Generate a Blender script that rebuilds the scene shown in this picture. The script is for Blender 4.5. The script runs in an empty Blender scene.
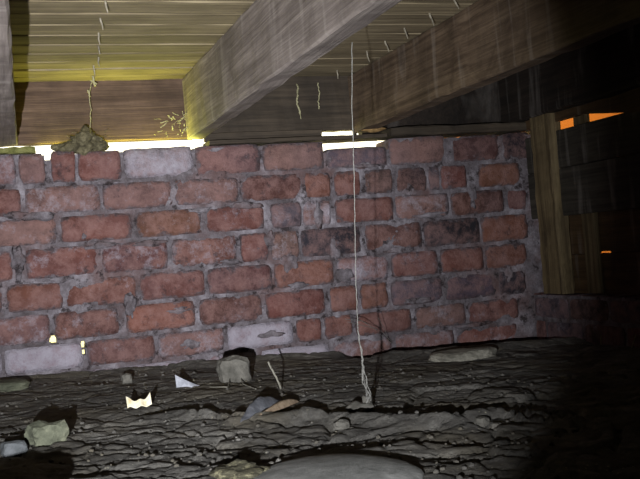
import bpy, math, random
import numpy as np
from mathutils import noise, Vector
random.seed(7); rng = np.random.RandomState(7)
C = bpy.context.scene.collection
SC = bpy.context.scene
# ------------------------------------------------------------------ camera
H = .30                                   # camera height above the datum
f = 960.; th = math.atan(320/960.); pt = math.radians(.75); rl = math.radians(4.6)
F = np.array([math.sin(th)*math.cos(pt), math.cos(th)*math.cos(pt), math.sin(pt)])
R0 = np.array([math.cos(th), -math.sin(th), 0]); U0 = np.cross(R0, F)
R = R0*math.cos(rl)-U0*math.sin(rl); U = U0*math.cos(rl)+R0*math.sin(rl)
cam = bpy.data.objects.new('camera', bpy.data.cameras.new('camera')); C.objects.link(cam)
cam.data.sensor_width = 36; cam.data.lens = 36*f/640; cam.data.clip_start = .02
from mathutils import Matrix
cam.matrix_world = Matrix(((R[0],U[0],-F[0],0),(R[1],U[1],-F[1],0),(R[2],U[2],-F[2],H),(0,0,0,1)))
SC.camera = cam
# ------------------------------------------------------------------ world, lights, exposure
SC.view_settings.view_transform = 'Standard'; SC.view_settings.look = 'None'
SC.view_settings.exposure = 0; SC.view_settings.gamma = 1
w = bpy.data.worlds.new('sky'); SC.world = w; w.use_nodes = True
w.node_tree.nodes['Background'].inputs[0].default_value = (1.0, .93, .70, 1)
w.node_tree.nodes['Background'].inputs[1].default_value = 2.6
D = 2.45                                  # distance of the brick face from the lens plane
def ray(u, v): return F+R*(u-320)/f-U*(v-239.5)/f
def atY(u, v, Y=D):
    d = ray(u, v)*1.0; d = d*Y/d[1]; return Vector((d[0], d[1], d[2]+H))
def atZ(u, v, z):
    d = ray(u, v); d = d*(z-H)/d[2]; return Vector((d[0], d[1], d[2]+H))
def atX(u, v, x):
    d = ray(u, v); d = d*x/d[0]; return Vector((d[0], d[1], d[2]+H))
def xAt(u, z, Y=D):
    k = (u-320)/f; a = R-k*F; return -(a[1]*Y+a[2]*(z-H))/a[0]
def yAt(u, z, X):
    k = (u-320)/f; a = R-k*F; return -(a[0]*X+a[2]*(z-H))/a[1]
def spot(name, loc, tgt, power, ang, blend, col, size):
    l = bpy.data.lights.new(name, 'SPOT'); l.energy = power; l.color = col; l.spot_size = math.radians(ang)
    l.spot_blend = blend; l.shadow_soft_size = size
    o = bpy.data.objects.new(name, l); C.objects.link(o); o.location = loc
    o.rotation_euler = (Vector(tgt)-Vector(loc)).to_track_quat('-Z', 'Y').to_euler(); return o
TL = (-.095, .0, H-.095)
tg = atY(180, 205); spot('torch_beam', TL, tg, 150, 51, .42, (.93, .95, 1.0), .006)
tg = atY(165, 180); spot('torch_hotspot', TL, tg, 185, 38, 1.0, (.93, .95, 1.0), .006)
def area(name, loc, rot, sx, sy, power, col):
    l = bpy.data.lights.new(name, 'AREA'); l.shape = 'RECTANGLE'; l.size = sx; l.size_y = sy; l.energy = power; l.color = col
    o = bpy.data.objects.new(name, l); C.objects.link(o); o.location = loc; o.rotation_euler = rot; return o
# daylight coming in at the eaves gaps (lies outside the wall, faces in)
xa, xb = xAt(38, H+.31), xAt(205, H+.31)
area('daylight_left', ((xa+xb)/2, D+.074, H+.311), (math.radians(-138), 0, 0), xb-xa-.02, .018, .95, (.90, .90, .13))
area('daylight_right', (xAt(353, H+.31), D+.135, H+.318), (math.radians(-120), 0, 0), .16, .03, .10, (1.0, .88, .35))
# ------------------------------------------------------------------ material helpers
def S(h, g=None, b=None):
    c = (h, g, b); return tuple(((x/255)/12.92 if x <= 10 else ((x/255+.055)/1.055)**2.4) for x in c)+(1,)
class M:
    def __init__(s, name, rough=.85):
        s.m = bpy.data.materials.new(name); s.m.use_nodes = True; s.t = s.m.node_tree; s.N = s.t.nodes
        s.b = s.N['Principled BSDF']; s.b.inputs['Roughness'].default_value = rough
        s.b.inputs['Specular IOR Level'].default_value = .25
        s.tc = s.N.new('ShaderNodeTexCoord'); s.oi = s.N.new('ShaderNodeObjectInfo')
        a = s.N.new('ShaderNodeVectorMath'); a.operation = 'ADD'
        sc = s.N.new('ShaderNodeMath'); sc.operation = 'MULTIPLY'; sc.inputs[1].default_value = 37.
        s.l(s.oi.outputs['Random'], sc.inputs[0]); s.l(s.tc.outputs['Object'], a.inputs[0]); s.l(sc.outputs[0], a.inputs[1])
        s.v = a.outputs[0]
    def l(s, a, b): s.t.links.new(a, b)
    def map(s, sc):
        n = s.N.new('ShaderNodeMapping'); n.inputs['Scale'].default_value = sc; s.l(s.v, n.inputs[0]); return n.outputs[0]
    def noise(s, scale, detail=5, rough=.6, vec=None, dist=0):
        n = s.N.new('ShaderNodeTexNoise'); n.inputs['Scale'].default_value = scale; n.inputs['Detail'].default_value = detail
        n.inputs['Roughness'].default_value = rough; n.inputs['Distortion'].default_value = dist
        s.l(vec or s.v, n.inputs['Vector']); return n.outputs['Fac']
    def voro(s, scale, vec=None, out='Distance'):
        n = s.N.new('ShaderNodeTexVoronoi'); n.inputs['Scale'].default_value = scale; s.l(vec or s.v, n.inputs['Vector']); return n.outputs[out]
    def ramp(s, x, stops):
        n = s.N.new('ShaderNodeValToRGB'); s.l(x, n.inputs[0]); e = n.color_ramp.elements
        while len(e) < len(stops): e.new(.5)
        for k, (p, c) in enumerate(stops):
            e[k].position = p; e[k].color = c if isinstance(c, tuple) else (c, c, c, 1)
        return n.outputs[0]
    def mix(s, fac, a, b, typ='MIX'):
        n = s.N.new('ShaderNodeMix'); n.data_type = 'RGBA'; n.blend_type = typ
        for k, x in ((0, fac), (6, a), (7, b)):
            if isinstance(x, (tuple, float, int)): n.inputs[k].default_value = x
            else: s.l(x, n.inputs[k])
        return n.outputs[2]
    def math(s, op, a, b):
        n = s.N.new('ShaderNodeMath'); n.operation = op
        for k, x in enumerate((a, b)):
            if isinstance(x, (float, int)): n.inputs[k].default_value = x
            else: s.l(x, n.inputs[k])
        return n.outputs[0]
    def col(s, c):
        if isinstance(c, tuple): s.b.inputs['Base Color'].default_value = c
        else: s.l(c, s.b.inputs['Base Color'])
    def bump(s, h, strength=.6, dist=.003):
        n = s.N.new('ShaderNodeBump'); n.inputs['Strength'].default_value = strength; n.inputs['Distance'].default_value = dist
        s.l(h, n.inputs['Height']); s.l(n.outputs[0], s.b.inputs['Normal'])
# brick: object colour carries the fired colour, alpha the amount of pale salt bloom
m = M('brick'); base = m.oi.outputs['Color']; al = m.oi.outputs['Alpha']
c = m.mix(m.ramp(m.noise(9, 6, .65), [(.30, 0.), (.72, 1.)]), m.mix(.45, base, S(40, 24, 24), 'MIX'), base)
c = m.mix(m.ramp(m.noise(22, 8, .75), [(.42, 0.), (.62, .75)]), c, m.mix(.55, base, S(178, 132, 118)))
dk = m.ramp(m.noise(30, 6, .7), [(.56, 0.), (.68, .7)]); c = m.mix(dk, c, S(34, 24, 24))
at = m.N.new('ShaderNodeAttribute'); at.attribute_name = 'edge'
ed = m.ramp(m.math('ADD', m.math('MULTIPLY', at.outputs['Fac'], .34), m.noise(30, 8, .75)), [(.72, 0.), (.86, .85)])
c = m.mix(ed, c, m.ramp(m.noise(50, 6, .7), [(.38, S(66, 56, 56)), (.60, S(118, 110, 114))]))
sal = m.math('ADD', m.noise(26, 9, .78), m.math('MULTIPLY', al, .42)); sal = m.ramp(sal, [(.60, 0.), (.86, .9)])
c = m.mix(sal, c, S(178, 172, 182)); c = m.mix(m.ramp(m.noise(11, 8, .8), [(.40, .0), (.62, .6)]), c, m.mix(.5, c, S(110, 100, 108))); m.col(c)
m.bump(m.math('ADD', m.noise(60, 8, .75), m.math('MULTIPLY', m.noise(240, 3, .7), .5)), 1., .006); BRICK = m.m
m = M('lime mortar', .95); c = m.ramp(m.noise(18, 9, .75), [(.32, S(70, 62, 62)), (.5, S(110, 103, 107)), (.70, S(160, 154, 160))])
c = m.mix(m.ramp(m.noise(7, 5), [(.5, 0.), (.66, .55)]), c, S(104, 74, 68))
c = m.mix(m.ramp(m.noise(34, 5, .7), [(.55, 0.), (.64, .9)]), c, S(44, 36, 36)); m.col(c)
m.bump(m.noise(75, 9, .8), 1., .006); MORTAR = m.m
def wood(name, c0, c1, c2, axis, dirt=.5, sc=1.):
    m = M(name, .8); s = [70*sc]*3; s[axis] = 3.0*sc; v = m.map(tuple(s)); g = m.noise(1, 6, .6, v, .6)
    s2 = [260*sc]*3; s2[axis] = 5.; g2 = m.noise(1, 3, .6, m.map(tuple(s2)))
    c = m.ramp(g, [(.22, c0), (.50, c1), (.82, c2)])
    c = m.mix(m.ramp(g2, [(.45, 0.), (.75, .5)]), c, c0)
    c = m.mix(m.math('MULTIPLY', m.ramp(m.noise(5.5, 6, .65), [(.42, 0.), (.66, 1.)]), dirt), c, m.mix(.5, c0, S(30, 26, 22)))
    s3 = [9.]*3; s3[axis] = 26.; s3[2 if axis != 2 else 0] = 3.
    if axis == 1:
        c = m.mix(m.ramp(m.noise(1, 4, .55, m.map(tuple(s3)), .3), [(.56, 0.), (.70, .32)]), c, m.mix(.5, c2, S(190, 184, 176)))
        c = m.mix(m.ramp(m.noise(7, 5, .6, None, 1.2), [(.56, 0.), (.70, .6)]), c, c0)
    hv = m.N.new('ShaderNodeHueSaturation'); m.l(c, hv.inputs['Color']); m.l(m.ramp(m.oi.outputs['Random'], [(0, .78), (1, 1.)]), hv.inputs['Value'])
    m.col(hv.outputs[0]); m.bump(m.math('ADD', g, m.math('MULTIPLY', g2, .5)), .7, .003); return m.m
W_BOARD = wood('floorboard timber', S(104, 92, 72), S(150, 136, 108), S(184, 168, 136), 0, .35)
W_JOIST = wood('grey joist timber', S(98, 88, 82), S(142, 131, 124), S(182, 170, 160), 1, .5)
W_JOISTB = wood('brown joist timber', S(58, 44, 34), S(110, 92, 74), S(140, 120, 98), 1, .6)
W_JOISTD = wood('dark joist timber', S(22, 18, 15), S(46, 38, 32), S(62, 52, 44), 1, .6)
W_RIM = wood('rim timber', S(58, 44, 36), S(96, 77, 64), S(126, 104, 88), 0, .6)
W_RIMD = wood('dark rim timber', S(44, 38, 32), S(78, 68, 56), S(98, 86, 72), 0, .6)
W_POST = wood('post timber', S(54, 44, 30), S(108, 93, 66), S(142, 126, 94), 2, .45)
W_PLANK = wood('dark cladding timber', S(36, 32, 28), S(62, 58, 50), S(80, 74, 64), 1, .4)
W_PLANKB = wood('brown cladding timber', S(48, 36, 24), S(84, 64, 42), S(104, 82, 56), 1, .4)
def soilmat():
    m = M('crusted soil', .95)
    c = m.ramp(m.noise(14, 9, .75), [(.30, S(60, 57, 53)), (.50, S(106, 103, 97)), (.70, S(150, 146, 138))])
    c = m.mix(m.ramp(m.noise(4, 4), [(.48, 0.), (.62, .6)]), c, S(108, 100, 82))
    sp = m.voro(95); spk = m.ramp(sp, [(.10, 1.), (.17, 0.)]); gate = m.ramp(m.noise(6, 3), [(.50, 0.), (.60, .9)])
    c = m.mix(m.math('MULTIPLY', spk, gate), c, S(178, 172, 148)); m.col(c)
    m.bump(m.math('ADD', m.noise(70, 9, .8), m.math('MULTIPLY', m.noise(18, 5, .6, m.map((1, 2.2, 1))), .8)), 1., .010); return m.m
SOIL = soilmat()
def stone(name, a, b, cc, sc=30, rough=.9, bump=.003):
    m = M(name, rough); m.col(m.ramp(m.noise(sc, 8, .75), [(.32, a), (.52, b), (.72, cc)])); m.bump(m.noise(sc*3, 8, .75), .9, bump); return m.m
ST_GREY = stone('grey rubble', S(70, 68, 62), S(100, 97, 90), S(128, 124, 115))
ST_GREEN = stone('greenish rubble', S(66, 68, 56), S(94, 96, 80), S(124, 124, 104))
ST_BLUE = stone('bluish rubble', S(54, 57, 58), S(78, 81, 82), S(98, 100, 102))
ST_PALE = stone('pale slab', S(90, 88, 78), S(138, 134, 122), S(172, 168, 154), 40)
ST_ROUND = stone('smooth round stone', S(112, 112, 108), S(138, 138, 134), S(164, 162, 156), 30, .85, .003)
ST_GRAVEL = stone('gravelly concrete', S(60, 58, 46), S(92, 88, 70), S(176, 170, 134), 90, .9, .006)
NESTM = stone('matted debris', S(50, 46, 34), S(100, 93, 70), S(146, 138, 110), 60, .95, .006)
MOSS = stone('mossy block', S(70, 72, 36), S(112, 112, 64), S(140, 138, 92), 50)
NAILM = stone('old nail iron', S(90, 84, 74), S(150, 142, 124), S(190, 180, 160), 90, .55)
STRINGM = stone('dusty string', S(104, 102, 96), S(140, 138, 132), S(170, 168, 160), 200)
WEBM = stone('dusty cobweb', S(120, 116, 90), S(170, 164, 128), S(200, 196, 160), 200)
LEAFM = stone('dry leaf top', S(72, 74, 78), S(108, 110, 116), S(150, 150, 154), 60)
LEAFU = stone('dry leaf underside', S(110, 92, 74), S(160, 140, 116), S(186, 168, 146), 50)
SCRAP = stone('wrapper scrap', S(214, 190, 130), S(240, 232, 205), S(252, 248, 236), 40, .6, .001)
SCRAPB = stone('pale shard', S(130, 132, 138), S(170, 172, 180), S(206, 206, 212), 60, .5, .001)
WOODCHIP = stone('wood chip', S(110, 82, 48), S(150, 120, 78), S(180, 148, 100), 50)
def plain(name, c, rough=.9): m = M(name, rough); m.col(m.mix(m.noise(5, 5), c, tuple(x*.7 for x in c[:3])+(1,))); return m.m
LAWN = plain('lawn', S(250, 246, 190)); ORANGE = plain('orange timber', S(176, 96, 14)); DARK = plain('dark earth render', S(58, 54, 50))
# ------------------------------------------------------------------ mesh helpers
def obj(name, vs, fs, mat, parent=None, smooth=False, center=True, mats=None, mi=None):
    vs = np.array(vs, float); c = (vs.min(0)+vs.max(0))/2 if center else np.zeros(3)
    me = bpy.data.meshes.new(name); me.from_pydata((vs-c).tolist(), [], fs)
    for k in (mats or [mat]): me.materials.append(k)
    if mi is not None: me.polygons.foreach_set('material_index', mi)
    if smooth: me.polygons.foreach_set('use_smooth', [True]*len(me.polygons))
    me.update(); o = bpy.data.objects.new(name, me); C.objects.link(o); o.location = c
    if parent:
        o.parent = parent; o.location = Vector(c)-Vector(parent.location)
    return o
def tag(o, label=None, cat=None, group=None, kind=None):
    if label: o['label'] = label
    if cat: o['category'] = cat
    if group: o['group'] = group
    if kind: o['kind'] = kind
    return o
def empty(name, loc):
    o = bpy.data.objects.new(name, None); C.objects.link(o); o.location = loc; o.empty_display_size = .05; return o
def beam(axis, a0, a1, lo, hi, n=14, ch=.003, jit=.0012, shift=(0, 0), seed=0, end=None):
    """chamfered timber; axis 0/1/2 ; lo,hi = 2D bounds in the other axes (in order); shift moves the far end"""
    r = np.random.RandomState(seed+11); (p0, q0), (p1, q1) = lo, hi; oth = [k for k in range(3) if k != axis]
    sec = [(p0+ch, q0), (p1-ch, q0), (p1, q0+ch), (p1, q1-ch), (p1-ch, q1), (p0+ch, q1), (p0, q1-ch), (p0, q0+ch)]
    vs = []; fs = []
    ph = r.rand(8)*9
    for i in range(n+1):
        t = i/n
        for k, (p, q) in enumerate(sec):
            v = [0, 0, 0]; v[axis] = a0+(a1-a0)*t
            if i in (0, n): v[axis] += r.randn()*jit*.8
            wv = math.sin(t*17+ph[k])*.4+r.randn()*.6
            v[oth[0]] = p+shift[0]*t+jit*wv; v[oth[1]] = q+shift[1]*t+jit*(math.sin(t*13+ph[(k+3) % 8])*.4+r.randn()*.6)
            vs.append(v)
    for i in range(n):
        for k in range(8):
            a = i*8+k; b = i*8+(k+1) % 8; fs.append((a, b, b+8, a+8))
    fs.append(tuple(range(7, -1, -1))); fs.append(tuple(n*8+k for k in range(8)))
    return vs, fs
def tube(pts, rad, sides=6):
    pts = [Vector(p) for p in pts]; vs = []; fs = []; n = len(pts)
    for i, p in enumerate(pts):
        d = (pts[min(i+1, n-1)]-pts[max(i-1, 0)]).normalized()
        a = d.orthogonal().normalized(); b = d.cross(a); rr = rad[i] if hasattr(rad, '__len__') else rad
        if i: # keep frame steady
            a = (pa-d*pa.dot(d)).normalized(); b = d.cross(a)
        pa = a
        for k in range(sides):
            t = 2*math.pi*k/sides; vs.append(tuple(p+(a*math.cos(t)+b*math.sin(t))*rr))
    for i in range(n-1):
        for k in range(sides):
            x = i*sides+k; y = i*sides+(k+1) % sides; fs.append((x, y, y+sides, x+sides))
    fs.append(tuple(range(sides-1, -1, -1))); fs.append(tuple((n-1)*sides+k for k in range(sides)))
    return vs, fs
def join(parts):
    V = []; Fc = []
    for v, fa in parts:
        o = len(V); V += [tuple(x) for x in v]; Fc += [tuple(i+o for i in q) for q in fa]
    return V, Fc
import bmesh
def rock(loc, size, seed=0, amp=.16, sub=3, rot=0, flat=.0, box=0., tilt=(0, 0)):
    bm = bmesh.new(); bmesh.ops.create_icosphere(bm, subdivisions=sub, radius=1)
    mr = Matrix.Rotation(rot, 3, 'Z') @ Matrix.Rotation(tilt[0], 3, 'X') @ Matrix.Rotation(tilt[1], 3, 'Y')
    for v in bm.verts:
        p = v.co.copy()
        if box:
            k = 1/max(abs(p.x), abs(p.y), abs(p.z)); p = p*(1-box)+p*k*box
        n = noise.fractal(v.co*1.3+Vector((seed*3.1, seed, 0)), 1, 2, 4); p *= 1+amp*n
        p = Vector((p.x*size[0], p.y*size[1], p.z*size[2])); v.co = mr @ p+Vector(loc)
    bm.verts.ensure_lookup_table(); vs = [tuple(v.co) for v in bm.verts]; fs = [tuple(v.index for v in q.verts) for q in bm.faces]; bm.free(); return vs, fs
# ------------------------------------------------------------------ ground
def zbase(x): return H-.252-.028*x
def vnoise(x, y, seed):
    r = np.random.RandomState(seed); T = r.rand(64, 64); xi = np.floor(x).astype(int); yi = np.floor(y).astype(int)
    fx = x-xi; fy = y-yi; fx = fx*fx*(3-2*fx); fy = fy*fy*(3-2*fy); g = lambda a, b: T[a % 64, b % 64]
    return (g(xi, yi)*(1-fx)+g(xi+1, yi)*fx)*(1-fy)+(g(xi, yi+1)*(1-fx)+g(xi+1, yi+1)*fx)*fy-.5
def fbm(x, y, s, o=5, seed=1):
    r = 0; a = 1.
    for k in range(o): r = r+a*vnoise(x*s+7.3*k, y*s+3.1*k, seed+k); s *= 2.03; a *= .52
    return r
def worley(x, y, s, seed):
    r = np.random.RandomState(seed); JX = r.rand(64, 64); JY = r.rand(64, 64); HT = r.rand(64, 64); TX = r.rand(64, 64)-.5; TY = r.rand(64, 64)-.5
    X = x*s; Y = y*s; xi = np.floor(X).astype(int); yi = np.floor(Y).astype(int)
    d1 = np.full(X.shape, 9.); d2 = np.full(X.shape, 9.); h = np.zeros(X.shape)
    for i in (-1, 0, 1):
        for j in (-1, 0, 1):
            a = (xi+i) % 64; b = (yi+j) % 64; cx = xi+i+JX[a, b]; cy = yi+j+JY[a, b]; d = np.hypot(X-cx, Y-cy)
            m1 = d < d1; d2 = np.where(m1, d1, np.minimum(d2, d)); d1 = np.where(m1, d, d1)
            h = np.where(m1, HT[a, b]+1.6*TX[a, b]*(X-cx)+1.6*TY[a, b]*(Y-cy), h)
    return d2-d1, h
G = lambda u, v: atZ(u, v, H-.265)
trench = [G(*q) for q in [(170, 414), (230, 417), (300, 411), (380, 414), (440, 412), (480, 404), (510, 405), (560, 418), (640, 424)]]
tx = np.array([p.x for p in trench]); ty = np.array([p.y for p in trench])
o_ = np.argsort(tx); tx = tx[o_]; ty = ty[o_]
pit = G(20, 471); rs = G(334, 476)
def ground(x, y):
    z = zbase(x)+.012*fbm(x, y, 2.2, 3, 5)
    wx = x+.02*fbm(x, y, 9, 3, 21); wy = y+.03*fbm(x, y, 7, 3, 31)
    e, h = worley(wx, wy*1.5, 7, 3); z = z+.0055*(h-.5)-.008*np.exp(-(e/.05)**2)
    e2, h2 = worley(wx, wy*1.4, 19, 9); z = z+.0032*(h2-.5)-.004*np.exp(-(e2/.09)**2)
    fl = np.clip(1-(y-1.55)/.25, .55, 1); z = zbase(x)+(z-zbase(x))*fl+(.0045*fbm(x, y, 16, 5, 41)+.0025*fbm(x, y, 60, 3, 61))*(.3+.7*fl)
    yy = np.interp(x, tx, ty); dy = y-yy+.02*fbm(x, y, 10, 3, 51); on = np.clip((x-tx[0]+.05)/.08, 0, 1)
    wd = .026+.012*np.clip((x-.6)/.2, 0, 1)
    z = z-on*.045*np.exp(-((dy-.012)/wd)**2)+on*.015*np.exp(-((dy+.05)/.035)**2)
    # hollow along the foot of the wall on the right, rim in front of it
    on = np.clip((x-.84)/.08, 0, 1); z = z-on*.07*np.exp(-((y-(D-.06))/.06)**2)+on*.014*np.exp(-((y-(D-.20))/.06)**2)
    z = z+.012*np.exp(-((y-D)/.05)**2)*(1-on)
    # hollow bottom left with a lip before it
    q = np.exp(-(((x-pit.x)/.085)**4+((y-pit.y)/.075)**4)); z = z-.006*q
    wq = np.exp(-((x-rs.x)**2/.13**2+(y-rs.y)**2/.155**2)**2); z = z*(1-wq)+(zbase(x)+.002)*wq
    return z
def gz(x, y): return float(ground(np.array([x]), np.array([y]))[0])
def onG(u, v):
    p = G(u, v)
    for _ in range(6): p = atZ(u, v, gz(p.x, p.y))
    return p
XR = float(xAt(527, H))            # the right return wall
XL = -.85; YB = -.8
ax = np.concatenate([np.arange(XL-.1, -.2, .03), np.arange(-.2, XR+.02, .0058), np.arange(XR+.03, XR+.2, .04)])
ay = np.concatenate([np.arange(YB-.1, .85, .035), np.arange(.85, D+.04, .0062)])
gx, gy = np.meshgrid(ax, ay); gzv = ground(gx, gy); ny, nx = gx.shape
vs = np.stack([gx.ravel(), gy.ravel(), gzv.ravel()], 1)
idx = np.arange(nx*ny).reshape(ny, nx); fs = np.stack([idx[:-1, :-1].ravel(), idx[:-1, 1:].ravel(), idx[1:, 1:].ravel(), idx[1:, :-1].ravel()], 1)
floor = obj('floor', vs, fs.tolist(), SOIL, smooth=True, center=False); tag(floor, 'dark crusted cracked soil of the crawl space', kind='structure')
# ------------------------------------------------------------------ back wall: mortar bed with real pinholes, bricks as parts
ZL = [H+q for q in (.300, .219, .143, .068, -.015, -.0925, -.170, -.241, -.318, -.395)]
holes = [(xAt(53.5, atY(53.5, 340).z), atY(53.5, 340).z, .0068), (xAt(83.5, atY(83.5, 345).z), atY(83.5, 345).z, .0055), (xAt(84, atY(84, 352).z), atY(84, 352).z, .003)]
st = .0042; mx = np.arange(XL, XR+.06, st); mz = np.arange(H-.40, H+.302, st)
MX, MZ = np.meshgrid(mx, mz)
MY = D+.0045+.0055*fbm(MX, MZ, 22, 5, 77)+.005*fbm(MX, MZ, 6, 3, 97)
notch = (xAt(44.5, H+.3), xAt(51, H+.3), atY(48, 159).z)
top = np.where((MX > notch[0]) & (MX < notch[1]), notch[2], H+.296+.006*fbm(MX, MZ*0, 20, 3, 5))
lowbrick = (xAt(324, H+.29), xAt(388, H+.29), atY(355, 147).z)
top = np.where((MX > lowbrick[0]) & (MX < lowbrick[1]), lowbrick[2]-.008, top)
keep = MZ < top
for hx, hz, hr in holes: keep &= ~(np.hypot(MX-hx, (MZ-hz)*.8) < hr)
nz_, nx_ = MX.shape; id0 = np.arange(nx_*nz_).reshape(nz_, nx_); n0 = nx_*nz_
q = keep[:-1, :-1] & keep[:-1, 1:] & keep[1:, 1:] & keep[1:, :-1]
a, b, c_, d_ = id0[:-1, :-1][q], id0[:-1, 1:][q], id0[1:, 1:][q], id0[1:, :-1][q]
fr = np.stack([a, b, c_, d_], 1); bk = np.stack([d_, c_, b, a], 1)+n0
side = []
qq = np.pad(q, 1)
for (dr, dc, e) in ((-1, 0, 0), (1, 0, 2), (0, -1, 3), (0, 1, 1)):
    nb = np.roll(qq, (-dr, -dc), (0, 1))[1:-1, 1:-1]; edge = q & ~nb
    cor = [id0[:-1, :-1][edge], id0[:-1, 1:][edge], id0[1:, 1:][edge], id0[1:, :-1][edge]]
    s0, s1 = cor[e], cor[(e+1) % 4]; side.append(np.stack([s1, s0, s0+n0, s1+n0], 1))
vf = np.stack([MX.ravel(), MY.ravel(), MZ.ravel()], 1); vb = vf.copy(); vb[:, 1] = D+.032
wall = obj('wall_back', np.concatenate([vf, vb]), np.concatenate([fr, bk]+side).tolist(), MORTAR, center=False, smooth=False)
tag(wall, 'old red brick wall with crumbly pale mortar', kind='structure')
def brickmesh(L, Hh, dep, seed, n=9, k=4, rough=1.):
    r = np.random.RandomState(seed); vs = []; fs = []
    def hgt(s, t):
        return .0015*rough*noise.noise(Vector((s*40+seed, t*40, seed*.37)))
    for j in range(k+1):
        for i in range(n+1):
            s = -L/2+L*i/n; t = -Hh/2+Hh*j/k; ed = i in (0, n) or j in (0, k); co = (i in (0, n)) and (j in (0, k))
            y = hgt(s, t)+(.0035 if ed else 0)
            if i in (0, n): s += -math.copysign(abs(r.randn())*.0016*rough+(.003 if co else 0), s)
            if j in (0, k): t += -math.copysign(abs(r.randn())*.0013*rough+(.0025 if co else 0), t)
            vs.append((s, y, t))
    W = n+1
    for j in range(k):
        for i in range(n): fs.append((j*W+i, j*W+i+1, (j+1)*W+i+1, (j+1)*W+i))
    ring = [i for i in range(n+1)]+[j*W+n for j in range(1, k+1)]+[k*W+i for i in range(n-1, -1, -1)]+[j*W for j in range(k-1, 0, -1)]
    o = len(vs)
    for q in ring: vs.append((vs[q][0]*.995, dep, vs[q][2]*.99))
    m_ = len(ring)
    for q in range(m_): fs.append((ring[(q+1) % m_], ring[q], o+q, o+(q+1) % m_))
    fs.append(tuple(o+q for q in range(m_)))
    return vs, fs
def edge_attr(me, nv, n=9, k=4):
    a = me.attributes.new('edge', 'FLOAT', 'POINT'); val = []
    for q in range(nv):
        if q < (n+1)*(k+1): j, i = divmod(q, n+1); val.append(1. if i in (0, n) or j in (0, k) else (.12 if i in (1, n-1) or j in (1, k-1) else 0.))
        else: val.append(1.)
    a.data.foreach_set('value', val)
BC = dict(r=(118, 77, 68), o=(126, 84, 68), p=(126, 97, 92), d=(98, 66, 62), k=(46, 43, 50), m=(92, 62, 55), b=(94, 84, 92), w=(140, 126, 136), s=(74, 58, 54))
def putbrick(u0, u1, k, col, al=0., top=None, seed=None, proud=0.):
    z1 = ZL[k-1]-.0040 if k > 1 else ZL[0]+.003; z0 = ZL[k]+.0040
    if top: z1 = top
    x0, x1 = (xAt(u0, (z0+z1)/2), xAt(u1, (z0+z1)/2)); x0 -= .0008; x1 += .0008
    return brick3(x0, x1, z0, z1, col, al, seed or int(u0*7+k*91) % 9973, proud)
def brick3(x0, x1, z0, z1, col, al, seed, proud=0.):
    v, fa = brickmesh(x1-x0, z1-z0, .1, seed); me = bpy.data.meshes.new('brick'); me.from_pydata(v, [], fa); me.materials.append(BRICK); edge_attr(me, len(v))
    me.polygons.foreach_set('use_smooth', [True]*36+[False]*(len(me.polygons)-36))
    o = bpy.data.objects.new('brick', me); C.objects.link(o); o.parent = wall
    r = random.Random(seed); o.location = ((x0+x1)/2, D-.0005-proud+r.uniform(-.0018, .0012), (z0+z1)/2)
    o.rotation_euler = (r.uniform(-.01, .01), r.uniform(-.012, .012), r.uniform(-.008, .008))
    cc = S(*BC[col]); j = r.uniform(.88, 1.1); o.color = (cc[0]*j, cc[1]*j*r.uniform(.93, 1.07), cc[2]*j, al); return o
rows = {
 1: [(-30, 16, 'p', .35), (19, 45, 'p', .2), (51, 76, 'r', 0), (78, 121, 'r', .05), (124, 193, 'w', .55), (196, 260, 'p', 0), (263, 324, 'p', -.1), (327, 387, 'b', .05), (389, 446, 'p', -.1), (448, 500, 'd', -.2), (503, 530, 'k', 0)],
 2: [(-30, 21, 'r', 0), (25, 100, 'p', .25), (103, 172, 'p', .15), (175, 238, 'p', .2), (241, 303, 'm', 0), (305, 331, 'o', 0), (335, 361, 'r', -.1), (365, 393, 's', -.2), (396, 427, 's', -.2), (429, 440, 'b', 0), (441, 467, 'r', .1), (479, 520, 'o', -.1)],
 3: [(-18, 56, 'p', .15), (61, 132, 'r', -.15), (137, 202, 'o', .05), (206, 264, 'r', .15), (271, 302, 'b', .15), (303, 331, 'p', .45), (336, 394, 'r', 0), (396, 449, 'p', .3), (451, 504, 'm', -.2), (508, 527, 'd', 0)],
 4: [(-40, 12, 'r', 0), (26, 99, 'r', .15), (102, 168, 'd', .25), (172, 237, 'r', .2), (241, 268, 'r', .1), (271, 299, 'p', .3), (302, 361, 'k', .05), (366, 422, 'm', .1), (425, 480, 'k', 0), (482, 528, 'o', -.1)],
 5: [(-50, 2, 'd', 0), (7, 63, 'o', .1), (66, 136, 'r', .1), (141, 205, 'r', 0), (208, 272, 'd', 0), (275, 334, 'o', -.05), (338, 389, 'p', .45), (392, 438, 'r', .2), (441, 484, 'r', 0), (486, 527, 'o', -.1)],
 6: [(-20, 50, 'p', .3), (54, 119, 'd', .15), (126, 195, 'o', .05), (200, 262, 'd', .1), (266, 325, 'r', 0), (330, 358, 'o', 0), (361, 388, 'o', -.1), (392, 443, 'b', .1), (445, 496, 'b', -.1), (499, 526, 'k', 0)],
 7: [(-60, 2, 'b', .5), (5, 83, 'w', .8), (87, 155, 'd', .1), (159, 224, 'p', .3), (228, 293, 'w', .75), (297, 322, 'r', .1), (325, 353, 'r', 0), (356, 412, 'r', 0), (416, 466, 'p', .2), (469, 519, 'r', 0)],
 8: [(-35, 40, 'w', .5), (44, 120, 'w', .4), (124, 190, 'w', .6), (194, 258, 'w', .5), (262, 330, 'w', .9), (334, 392, 'p', .3), (396, 455, 'p', .3), (458, 520, 'r', .2)],
}
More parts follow.
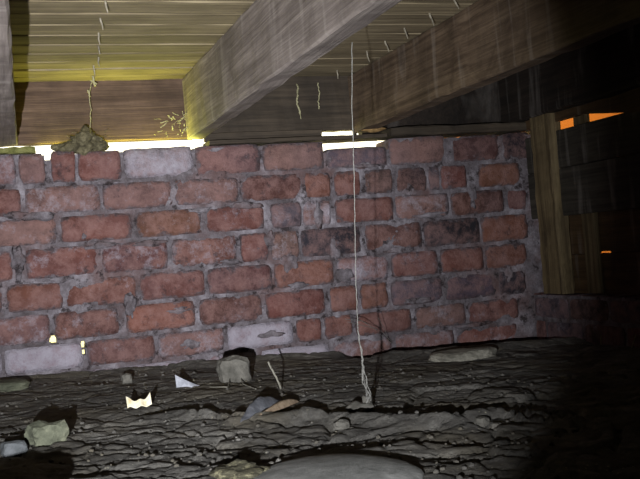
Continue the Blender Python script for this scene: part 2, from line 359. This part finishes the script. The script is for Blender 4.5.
for k, row in rows.items():
    for (u0, u1, col, al) in row:
        tp = lowbrick[2] if (k == 1 and u0 == 327) else None
        if k == 1 and not tp: tp = H+.300+random.uniform(-.003, .004)
        o = putbrick(u0, u1, k, col, al, tp)
        if k == 1 and u0 == 51: o.rotation_euler[1] += .03
    # courses carry on to the left beyond the frame
    zc = (ZL[k]+ZL[k-1])/2; x = xAt(row[0][0], zc)-.012; i = 0
    while x > XL+.06:
        L = .172; z1 = ZL[k-1]-.0052 if k > 1 else ZL[0]
        brick3(x-L, x, ZL[k]+.0052, z1, random.choice('rropd'), random.choice((0, .1, .3)), 500+k*17+i); x -= L+.012; i += 1
# mortar smeared over the joints and a few faces, patches that bulge over the bricks
def smear(u, v, su, sv, seed):
    p = atY(u, v, D-.003); q0 = .0026*su; q1 = .0026*sv
    vs, fs = rock((p.x, D+.002, p.z), (q0, .0068, q1), seed, .75, 3); o = obj('mortar_patch', vs, fs, MORTAR, wall, smooth=True)
for i, (u, v, a, b) in enumerate([(473, 198, 5, 12), (18, 262, 6, 14), (318, 216, 6, 11), (84, 235, 4, 3), (130, 305, 5, 12), (290, 262, 8, 10), (230, 262, 9, 3),
        (345, 275, 9, 8), (15, 215, 12, 3), (245, 205, 14, 3.5), (420, 300, 16, 3), (400, 250, 16, 3), (270, 335, 14, 3), (190, 345, 10, 4), (475, 325, 18, 2.6), (365, 165, 14, 3),
        (105, 182, 12, 3), (60, 280, 14, 3), (150, 244, 14, 3), (40, 216, 14, 4), (105, 246, 16, 3.4), (200, 210, 10, 3), (430, 215, 16, 3), (300, 285, 10, 3), (180, 310, 12, 3), (510, 275, 6, 8), (335, 250, 5, 9), (270, 240, 5, 7)]):
    smear(u, v, a, b, i+3)
# ------------------------------------------------------------------ ceiling: floorboards on joists
ZC = atY(192, 73).z; ZJ = H+.326
ceil = obj('ceiling', *beam(1, YB-.2, D+.2, (XL-.2, ZC+.024), (XR+.7, ZC+.05), 4), DARK, center=False); tag(ceil, 'underside of the timber floor above', kind='structure')
y = D+.10; i = 0; bw = .086; boards = []
while y > YB:
    r = random.Random(i); z = ZC+r.uniform(-.0004, .0006)
    o = obj('floorboard', *beam(0, XL-.1, XR+.12, (y-bw+.004, z), (y, z+.022), 30, .0016, .0009, seed=i), W_BOARD, ceil); boards.append((y-bw, y, o)); y -= bw; i += 1
def joist(x0, x1, mat, seed, skew=0, zb=ZJ):
    vs, fs = beam(1, D+.075, YB, (x0, zb), (x1, ZC-.001), 60, .0035, .0016, (skew, 0), seed)
    return obj('joist', vs, fs, mat)
xe = xAt(18, ZJ); j0 = joist(xe-.047, xe, W_JOIST, 1, -.075)
tag(j0, 'weathered grey floor joist at the far left edge, seen from below', 'joist', 'floor joists')
x1 = xAt(192, ZJ); tag(joist(x1, x1+.045, W_JOIST, 2), 'broad grey floor joist with the hanging string under it', 'joist', 'floor joists')
x2 = xAt(362, ZJ); tag(joist(x2, x2+.045, W_JOISTB, 3), 'brown grained floor joist crossing the upper right', 'joist', 'floor joists')
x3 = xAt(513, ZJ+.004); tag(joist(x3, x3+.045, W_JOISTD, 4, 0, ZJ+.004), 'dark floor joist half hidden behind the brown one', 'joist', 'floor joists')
# rim boards at the outer face of the wall
zr = atY(110, 141.5, D+.08).z
tag(obj('rim_board', *beam(0, XL, x1+.02, (D+.08, zr), (D+.11, ZC+.02), 30, .003, .0012, seed=5), W_RIM), 'brown rim board above the long bright daylight gap at left', 'board')
zr2 = atY(336, 130.5, D+.08).z
tag(obj('rim_board', *beam(0, x1+.03, x2+.02, (D+.078, zr2), (D+.11, ZC+.02), 20, .003, .0012, seed=6), W_RIMD), 'dark rim board between the grey and the brown joist', 'board')
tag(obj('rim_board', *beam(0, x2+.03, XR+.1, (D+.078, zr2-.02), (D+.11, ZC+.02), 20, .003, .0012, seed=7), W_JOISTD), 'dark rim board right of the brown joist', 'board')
# sill: a thin plate over the right half
zs0 = atY(345, 139, D+.012).z; zs1 = atY(345, 135, D+.012).z
tag(obj('sill_plate', *beam(0, x1+.047, xAt(389, zs0), (D+.012, zs0), (D+.095, zs1), 30, .0012, .0007, seed=8), W_RIMD), 'thin dark sill strip with light slits above and below it', 'sill')
zt = atY(440, 136, D-.01).z
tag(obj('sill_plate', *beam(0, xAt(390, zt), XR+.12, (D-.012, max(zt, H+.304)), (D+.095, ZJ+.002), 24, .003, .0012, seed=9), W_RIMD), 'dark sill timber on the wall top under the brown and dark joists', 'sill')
# wedge closing the slit beyond 355 px (end packing under the rim)
tag(obj('packing_block', *beam(0, xAt(357, zs1, D+.06), x2+.0, (D+.06, zs1+.002), (D+.077, zr2+.003), 6, .002, .001, seed=10), W_RIMD), 'small timber packing block between sill and rim board', 'block')
tag(obj('packing_block', *beam(0, x1+.047, xAt(318, zs1, D+.1), (D+.06, zs1+.0025), (D+.077, zr2+.003), 6, .002, .001, seed=12), W_RIMD), 'long timber packing block beside the grey joist end', 'block')
# ------------------------------------------------------------------ nails
def nail(u, v, tu, tv, i):
    p = atZ(u, v, ZC); e = atY(tu, tv, p.y)
    par = next((o for a, b, o in boards if a <= p.y < b), None)
    mid = p.lerp(e, .5)+Vector((random.uniform(-.002, .002), 0, 0))
    vs, fs = tube([p+Vector((0, 0, .004)), p.lerp(e, .25), mid, e], [.0021, .0021, .0019, .0006], 6)
    return obj('nail', vs, fs, NAILM, par)
for i, q in enumerate([(105, 1, 108, 13), (100, 18, 103, 30), (98.5, 33, 100, 45), (98.5, 46, 100, 55), (98.5, 57, 99.5, 67), (93.5, 66, 95, 77),
                       (429, 13, 434, 26), (404, 28, 408, 39), (384.5, 41, 389, 52), (366.5, 51, 369.5, 62), (337, 70, 338, 79), (453, -2, 459, 9)]): nail(*q, i)
# ------------------------------------------------------------------ right return wall
wr = empty('wall_right', (XR, D, 0)); tag(wr, 'dark side wall of timber planks on a low brick base', kind='structure')
zt4 = atX(560, 294, XR).z; zk = [H-.395, H-.318, H-.241, H-.175, zt4]
r5 = obj('mortar_bed', *beam(1, YB, D-.002, (XR+.006, H-.40), (XR+.035, zt4-.004), 40, .002, .0015, seed=20), MORTAR, wr)
def brickR(ya, yb, z0, z1, seed, col):
    v, fa = brickmesh(yb-ya, z1-z0, .08, seed); v = [(p[1], -p[0], p[2]) for p in v]
    o = obj('brick', v, fa, BRICK, None, center=False); o.parent = wr; o.location = (0, (ya+yb)/2-D, (z0+z1)/2)
    cc = S(*BC[col]); o.color = (cc[0], cc[1], cc[2], .1); return o
for k in range(4):
    yy = D-.004-(.06 if k % 2 else .0); i = 0
    if k % 2: brickR(D-.055, D-.004, zk[k]+.005, zk[k+1]-.005, 800+k, 'd')
    while yy > YB+.2: brickR(yy-.172, yy, zk[k]+.005, zk[k+1]-.005, 700+k*31+i, random.choice('sdsb')); yy -= .183; i += 1
XP = XR+.020
def plankR(name, z0, z1, x, mat, seed, y1=D, y0=YB, notch=None, **kw):
    """plank running along y; notch = (ya, yb, dz) raises its lower edge there"""
    ys = sorted(set(np.linspace(y0, y1, 26).tolist()+([notch[0], notch[0]+.006, notch[1]-.006, notch[1]] if notch else []))); r = np.random.RandomState(seed)
    vs = []; fs = []
    for yv in ys:
        dz = notch[2] if notch and notch[0]+.005 <= yv <= notch[1]-.005 else 0
        j = r.randn(3)*.0008
        for (xx, zz) in ((x, z0+dz+.002+j[0]*0), (x+.002, z0+dz), (x+.016, z0+dz), (x+.016, z1), (x+.002, z1), (x+j[1]*.5, z1-.002)): vs.append((xx, yv, zz))
    for i in range(len(ys)-1):
        for k in range(6): a = i*6+k; b = i*6+(k+1) % 6; fs.append((a, b, b+6, a+6))
    fs.append(tuple(range(5, -1, -1))); fs.append(tuple((len(ys)-1)*6+k for k in range(6)))
    return obj(name, vs, fs, mat, wr)
zz = lambda v, u=562, x=XP: atX(u, v, x).z
plankR('plank', zz(168)+.001, zz(129), XP, W_PLANK, 1)
plankR('plank', zz(216), zz(168), XP, W_PLANK, 2)
XQ = XP+.036
def sy(u, v): return atX(u, v, XQ).y
z254 = atX(603, 253, XQ).z; z296 = atX(588, 295.5, XQ).z
plankR('plank', z254, zz(205, x=XQ), XQ, W_PLANKB, 3, notch=(sy(611, 253), sy(596, 253), .0045))
plankR('plank', z296, z254-.0002, XQ, W_PLANKB, 4, notch=(sy(598, 296), sy(571, 294), .004))
plankR('plank', H-.2, z296-.0002, XQ, W_PLANKB, 5)
# header above the orange gap
q0 = atX(582, 114, XP); q1 = atX(634, 112.5, XP); zh = atX(575, 106, XP).z
hv = [(XP+e, yy, zz2) for e in (0, .016) for (yy, zz2) in ((D, q0.z), (q0.y, q0.z), (q1.y, q1.z), (YB, q1.z-.03), (YB, zh+.01), (D, zh+.01))]
obj('plank', hv, [(0, 1, 2, 3, 4, 5), (11, 10, 9, 8, 7, 6)]+[(k+6, (k+1) % 6+6, (k+1) % 6, k) for k in range(6)], W_PLANKB, wr)
plankR('plank', zh, ZC+.02, XP, W_PLANK, 6)
obj('batten', *beam(2, zt4, ZC, (XP+.018, yAt(579, H+.3, XP)), (XP+.034, yAt(567, H+.3, XP)), 10, .003, .001, seed=33), W_POST, wr)
# corner post standing on the return wall
pa, pb = yAt(555, H+.1, XR), yAt(536, H+.1, XR)
pv, pf = beam(2, zt4, ZJ+.02, (XR-.002, pa), (XR+.040, pb), 26, .005, .0016, seed=30)
tag(obj('corner_post', pv, pf, W_POST), 'rough pale timber post in the corner at the end of the brick wall', 'post')
# ------------------------------------------------------------------ hidden sides of the crawl space
tag(obj('wall_left', *beam(1, YB, D+.11, (XL-.1, 0-.2), (XL, ZC+.03), 6), DARK), 'dark side wall', kind='structure')
tag(obj('wall_front', *beam(0, XL-.1, XR+.2, (YB-.1, 0-.2), (YB, ZC+.03), 6), DARK), 'dark wall behind the camera', kind='structure')
# outdoors seen through the gaps
lv = [(-6, D+.2, H-.33), (8, D+.2, H-.33), (8, 14, H-.33), (-6, 14, H-.33), (-6, D+.2, H-.5), (8, D+.2, H-.5), (8, 14, H-.5), (-6, 14, H-.5)]
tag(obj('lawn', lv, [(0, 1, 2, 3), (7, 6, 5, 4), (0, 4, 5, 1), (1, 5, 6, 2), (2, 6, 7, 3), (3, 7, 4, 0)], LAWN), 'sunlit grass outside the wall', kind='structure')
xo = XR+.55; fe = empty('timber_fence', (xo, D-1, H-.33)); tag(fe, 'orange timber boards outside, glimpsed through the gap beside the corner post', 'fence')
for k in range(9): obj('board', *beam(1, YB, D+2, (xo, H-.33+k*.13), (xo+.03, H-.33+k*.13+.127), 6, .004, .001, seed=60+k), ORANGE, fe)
lv = [(XR+.2, YB-.4, H-.33), (8, YB-.4, H-.33), (8, D+.2, H-.33), (XR+.2, D+.2, H-.33)]; lv = lv+[(a, b, c-.17) for a, b, c in lv]
tag(obj('path', lv, [(0, 1, 2, 3), (7, 6, 5, 4), (0, 4, 5, 1), (1, 5, 6, 2), (2, 6, 7, 3), (3, 7, 4, 0)], LAWN), 'ground outside the side wall', kind='structure')
# ------------------------------------------------------------------ things on the wall top
p = atY(84, 140, D+.02); zt0 = H+.300
nest = obj('debris_clump', *join([rock((p.x, D+.02, zt0+.022), (.040, .028, .027), 5, .8, 4), rock((p.x-.035, D+.02, zt0+.010), (.04, .025, .015), 8, .5, 3), rock((p.x+.03, D+.025, zt0+.014), (.028, .025, .016), 9, .5, 3)]), NESTM, smooth=True)
tag(nest, 'matted olive brown clump of debris on the wall top in the daylight gap', 'debris')
tw = []
for i in range(26):
    a = random.uniform(0, 6.28); q = Vector((p.x+random.uniform(-.05, .05), D+.005+random.uniform(-.01, .01), zt0+random.uniform(.01, .045)))
    e = q+Vector((math.cos(a)*.014, random.uniform(-.008, .004), math.sin(a)*.012)); tw.append(tube([q, q.lerp(e, .5)+Vector((0, 0, .002)), e], .0008, 4))
o = obj('twig', *join(tw), NESTM, nest); tag(o, kind='stuff')
b0 = xAt(-40, H+.3); b1 = xAt(36, H+.3)
tag(obj('packing_block', *beam(0, b0, b1, (D+.004, zt0+.001), (D+.06, zt0+.0155), 14, .003, .0018, seed=71), MOSS), 'greenish mossy timber packer on the wall top under the left joist', 'block')
chip = obj('wood_chip', *rock((xAt(376, H+.33, D-.01), D+.01, atY(376, 129, D).z), (.034, .02, .0075), 4, .35, 3), WOODCHIP, smooth=True)
tag(chip, 'brown wood chip lodged on the sill by the end of the brown joist', 'wood chip')
# thread from the nails to the clump and cobweb threads
def thread(pts, rad, jit=.002, n=10, seed=0):
    r = random.Random(seed); out = []
    for a, b in zip(pts[:-1], pts[1:]):
        for i in range(n): out.append(Vector(a).lerp(Vector(b), i/n)+Vector((r.uniform(-jit, jit), r.uniform(-jit, jit), r.uniform(-jit, jit)*.5)))
    out.append(Vector(pts[-1])); return tube(out, rad, 5)
Y1 = D+.015
tt = [thread([atY(94, 76, Y1), atY(89, 92, Y1), atY(91, 110, Y1), atY(90, 128, Y1)], .0011, .0015, 6, 1), thread([atY(90, 80, Y1), atY(97, 84, Y1)], .002, .001, 4, 2),
      thread([atY(93, 76, Y1), atY(95, 86, Y1)], .003, .001, 4, 3), thread([atY(88, 90, Y1), atY(90, 97, Y1)], .0022, .001, 4, 4)]
tag(obj('cobweb_thread', *join(tt), WEBM), 'tangled thread hanging from the boards down to the debris clump', 'cobweb')
tt = []
for i in range(34):
    a = atY(random.triangular(152, 191, 185), random.triangular(108, 136, 130), D+.06); e = a+Vector((random.uniform(-.02, .02), random.uniform(-.01, .01), random.uniform(-.014, .014)))
    tt.append(thread([a, e], random.choice((.0006, .0009, .0016)), .0015, 4, i))
tag(obj('cobweb', *join(tt), WEBM), 'yellowish cobweb full of bits in the corner of rim board and grey joist', 'cobweb')
tt = [thread([atY(297, 84, D+.07), atY(298, 95, D+.05), atY(297, 104, D+.05), atY(300, 114, D+.05)], .0025, .002, 5, 8), thread([atY(299, 112, D+.05), atY(301, 119, D+.05)], .0012, .001, 4, 9)]
tag(obj('cobweb_wisp', *join(tt), WEBM), 'longer dusty cobweb wisp hanging on the dark rim board', 'cobweb', 'cobweb wisps')
tt = [thread([atY(318, 83, D+.07), atY(319, 95, D+.05), atY(318, 103, D+.05), atY(319, 109, D+.05)], .0018, .002, 5, 10)]
tag(obj('cobweb_wisp', *join(tt), WEBM), 'shorter dusty cobweb wisp right of the longer one on the dark rim board', 'cobweb', 'cobweb wisps')
# ------------------------------------------------------------------ the hanging string
gp = onG(366, 410); top_ = atZ(352, 42, ZJ+.001)
path = [(352, 44), (352, 110), (354, 170), (355, 230), (356, 285), (358, 330), (362, 360), (364, 380), (368, 396), (366, 410)]
pp = []
for k, (u, v) in enumerate(path):
    t = k/(len(path)-1); pp.append(atY(u, v, top_.y*(1-t)+gp.y*t))
pp[0] = top_
pp[-1] = gp+Vector((0, 0, .002))
parts = [thread(pp, .0007, .0005, 8, 2), thread([pp[5], pp[6]+Vector((.002, 0, 0)), pp[7]+Vector((-.004, 0, 0)), pp[8]+Vector((.003, 0, 0)), gp+Vector((-.006, 0, .002))], .0012, .0012, 6, 3),
         thread([pp[6], pp[7]+Vector((.004, 0, 0)), pp[8]+Vector((-.004, 0, 0)), gp+Vector((.006, 0, .002))], .0010, .0014, 6, 4),
         thread([pp[7]+Vector((.003, 0, 0)), pp[8]+Vector((.006, 0, 0)), gp+Vector((.004, .004, .006))], .0009, .0014, 6, 5)]
sg = obj('hanging_string', *join(parts), STRINGM); tag(sg, 'frayed grey string hanging from the grey joist down to the soil', 'string')
obj('dust_clump', *join([rock(gp+Vector((-.01, 0, .004)), (.022, .02, .011), 3, .5, 3), rock(gp+Vector((.004, .002, .012)), (.008, .009, .014), 6, .5, 3)]), ST_GREY, sg, smooth=True)
fb = [[(345, 319), (362, 321), (376, 329), (384, 338), (392, 343)], [(348, 322), (365, 326), (380, 330), (391, 341)], [(378, 318), (384, 328), (389, 341)]]
tag(obj('root_fibre', *join([thread([atY(u, v, D-.02-.25*(1-k/(len(q)-1))) for k, (u, v) in enumerate(q)], .0007, .0006, 5, 20+i) for i, q in enumerate(fb)]), STRINGM), 'fine pale root fibres arching beside the string near the wall foot', 'root')
for uu, s_, lb in ((516, 80, 'pale root strand left of the two at the foot of the side wall'), (590, 81, 'pale root strand right of the two at the foot of the side wall')):
    a = atX(uu+88 if uu < 550 else uu+38, 368, XR-.01); b = atX((uu+88 if uu < 550 else uu+38)+(-3 if uu < 550 else 8), 335, XR-.004)
    tag(obj('root_strand', *thread([a+Vector((0, 0, -.02)), a.lerp(b, .5)+Vector((-.004, 0, 0)), b], .0016, .001, 6, s_), WEBM), lb, 'root', 'root strands at the side wall')
# ------------------------------------------------------------------ stones and litter on the soil
def put(name, u, v, size, mat, label, cat, seed, sink=.3, box=.6, rot=0, amp=.16, group=None, tilt=(0, 0), sub=3):
    p = onG(u, v); z = gz(p.x, p.y)
    o = obj(name, *rock((p.x, p.y, z+size[2]*(1-2*sink)), size, seed, amp, sub, rot, box=box, tilt=tilt), mat, smooth=False); tag(o, label, cat, group); return o
ls = 'loose stones on the soil'
put('brick_chunk', 235, 381, (.036, .024, .034), ST_GREY, 'squarish grey lump of rubble against the wall foot, dark hollow behind it', 'rubble', 1, .25, .6, .1, .22)
put('flat_slab', 463, 360, (.082, .05, .018), ST_PALE, 'long pale flat slab lying by the wall foot at right', 'slab', 2, .25, .55, .06, .2)
put('stone', 47, 441, (.030, .024, .021), ST_GREEN, 'greenish flat faced stone, the bigger of two at lower left', 'stone', 3, .3, .45, .3, .28, ls)
put('stone', 14, 455, (.018, .016, .014), ST_BLUE, 'small bluish stone at the left edge beside the greenish one', 'stone', 4, .3, .6, .2, .15, ls)
put('flat_slab', 6, 390, (.052, .05, .012), ST_GREEN, 'flat dull green slab at the left edge by the wall foot', 'slab', 5, .2, .7, .0, .15)
put('round_stone', 334, 476, (.100, .12, .016), ST_ROUND, 'large smooth round stone half buried at the bottom centre', 'stone', 6, .62, 0, 0, .05, sub=4)
put('concrete_lump', 238, 477, (.030, .040, .010), ST_GRAVEL, 'gravelly yellowish concrete lump left of the round stone', 'concrete', 7, .35, .1, 0, .45, sub=4)
put('stone', 127, 382, (.012, .012, .012), ST_GREY, 'small upright grey stone at the wall foot below the dark brick', 'stone', 8, .2, .5, 0, .2, ls)
put('stone', 482, 424, (.010, .010, .009), ST_GREY, 'pale angular crumb on the near lip of the right crevice', 'stone', 9, .2, .6, .4, .2, ls)
put('stone', 497, 428, (.007, .007, .005), ST_GREY, 'smaller crumb just right of the angular crumb by the crevice', 'stone', 10, .2, .6, .7, .2, ls)
put('stone', 421, 416, (.004, .004, .003), ST_PALE, 'tiny bright pebble in the middle of the crevice', 'stone', 11, .2, .2, 0, .2, ls)
put('stone', 574, 429, (.009, .008, .005), ST_GREY, 'dim crumb in the shade at the right end of the crevice', 'stone', 12, .2, .5, 0, .2, ls)
put('stone', 341, 420, (.012, .010, .009), ST_GREY, 'dull soil coloured lump left of the string foot', 'stone', 13, .25, .5, 0, .3, ls)
tag(obj('stone', *rock((-.014, 1.0, H-.238), (.043, .045, .034), 17, .22, 3, .2, box=.5), ST_GREY), 'unseen grey stone added just below the lower left corner of the view to shade that corner', 'stone', ls)  # stone outside the view, added to throw the dark shadow at lower left
# scraps
def sheet(fn, n, m_, thick=.0012):
    vs = [fn(i/n, j/m_) for j in range(m_+1) for i in range(n+1)]; W = n+1; k = len(vs)
    vs += [(a[0], a[1]+.0002, a[2]-thick) for a in vs]; fs = []
    for j in range(m_):
        for i in range(n):
            a = j*W+i; fs.append((a, a+1, a+W+1, a+W)); fs.append((k+a+W, k+a+W+1, k+a+1, k+a))
    for i in range(n): fs.append((i+1, i, k+i, k+i+1)); a = m_*W+i; fs.append((a, a+1, k+a+1, k+a))
    for j in range(m_): a = j*W; fs.append((a, a+W, k+a+W, k+a)); a = j*W+n; fs.append((a+W, a, k+a, k+a+W))
    return vs, fs
p = onG(140, 409)
def wr_(s, t):
    x = p.x+(s-.5)*.044; zt_ = .005+.010*t*(1+.9*(abs(s-.5)*2)**3)+.002*math.sin(s*14)
    return (x, p.y+.012*t+.003*math.sin(s*9), p.z+zt_)
tag(obj('wrapper_scrap', *sheet(wr_, 14, 4), SCRAP), 'torn white and yellow scrap of wrapper on the soil, brightest bit there', 'scrap')
# dry curled leaf : upper face grey, lower lip tan
p0 = onG(240, 424); p1 = onG(291, 404)
def leaf(s, t):
    wv = math.sin(math.pi*min(s*1.02, 1))**.8; q = p0.lerp(p1, s); up = .004+.018*math.sin(math.pi*s)**.7
    return (q.x-.004*wv*t, q.y+.034*wv*(t-.2), q.z+.003+up*(.35+.65*math.sin(1.7*t))*wv+.001*math.sin(s*30))
lf = obj('dry_leaf', *sheet(leaf, 22, 8, .0012), LEAFM, smooth=True); tag(lf, 'curled dry leaf, grey above with a tan lower lip, below the stick', 'leaf')
def lip(s, t):
    s2 = .3+.7*s; wv = math.sin(math.pi*s)**.7; q = p0.lerp(p1, s2); return (q.x+.012*s, q.y-.010-.010*(1-t)*wv, q.z+.0045+.011*t*wv*(.5+s))
obj('leaf_lip', *sheet(lip, 16, 3, .001), LEAFU, lf, smooth=True)['label'] = 'tan curled lower edge of the leaf'
a = onG(272, 366); b = onG(279, 390)
st_ = [Vector(onG(281, 391)+Vector((0, 0, .004))), Vector(atY(276, 377, b.y)), Vector(atY(271, 368, b.y)), Vector(atY(268, 362, b.y))]
tag(obj('stick', *thread(st_, .0018, .0006, 4, 9), ST_PALE), 'short thin pale stick leaning above the dry leaf', 'stick')
p = onG(188, 388)
def sh(s, t): return (p.x-.024+.05*s, p.y+.008*t+.004*s, p.z+.002+(.028*(1-s)**1.2*t))
tag(obj('pale_shard', *sheet(sh, 8, 4, .002), SCRAPB), 'pale pointed shard standing in the soil left of the grey lump', 'shard')
ra = [onG(210, 389), onG(228, 389), onG(232, 380), onG(240, 377), onG(243, 386), onG(256, 391)]
tag(obj('wire_loop', *thread([q+Vector((0, 0, .004+(.010 if i in (2, 3) else 0))) for i, q in enumerate(ra)], .0012, .0006, 4, 12), ST_PALE), 'thin looped wire lying before the grey lump', 'wire')
# loose crumbs of soil
cr = []
for i in range(650):
    u = random.uniform(0, 560); v = random.uniform(365, 479); q = G(u, v); s_ = random.choice((.0012, .0018, .0025, .004))
    if q.y > D-.05: continue
    cr.append(rock((q.x, q.y, gz(q.x, q.y)+s_*.4), (s_, s_*.9, s_*.7), i, .3, 1))
tag(obj('soil_crumbs', *join(cr), SOIL, floor), kind='stuff')
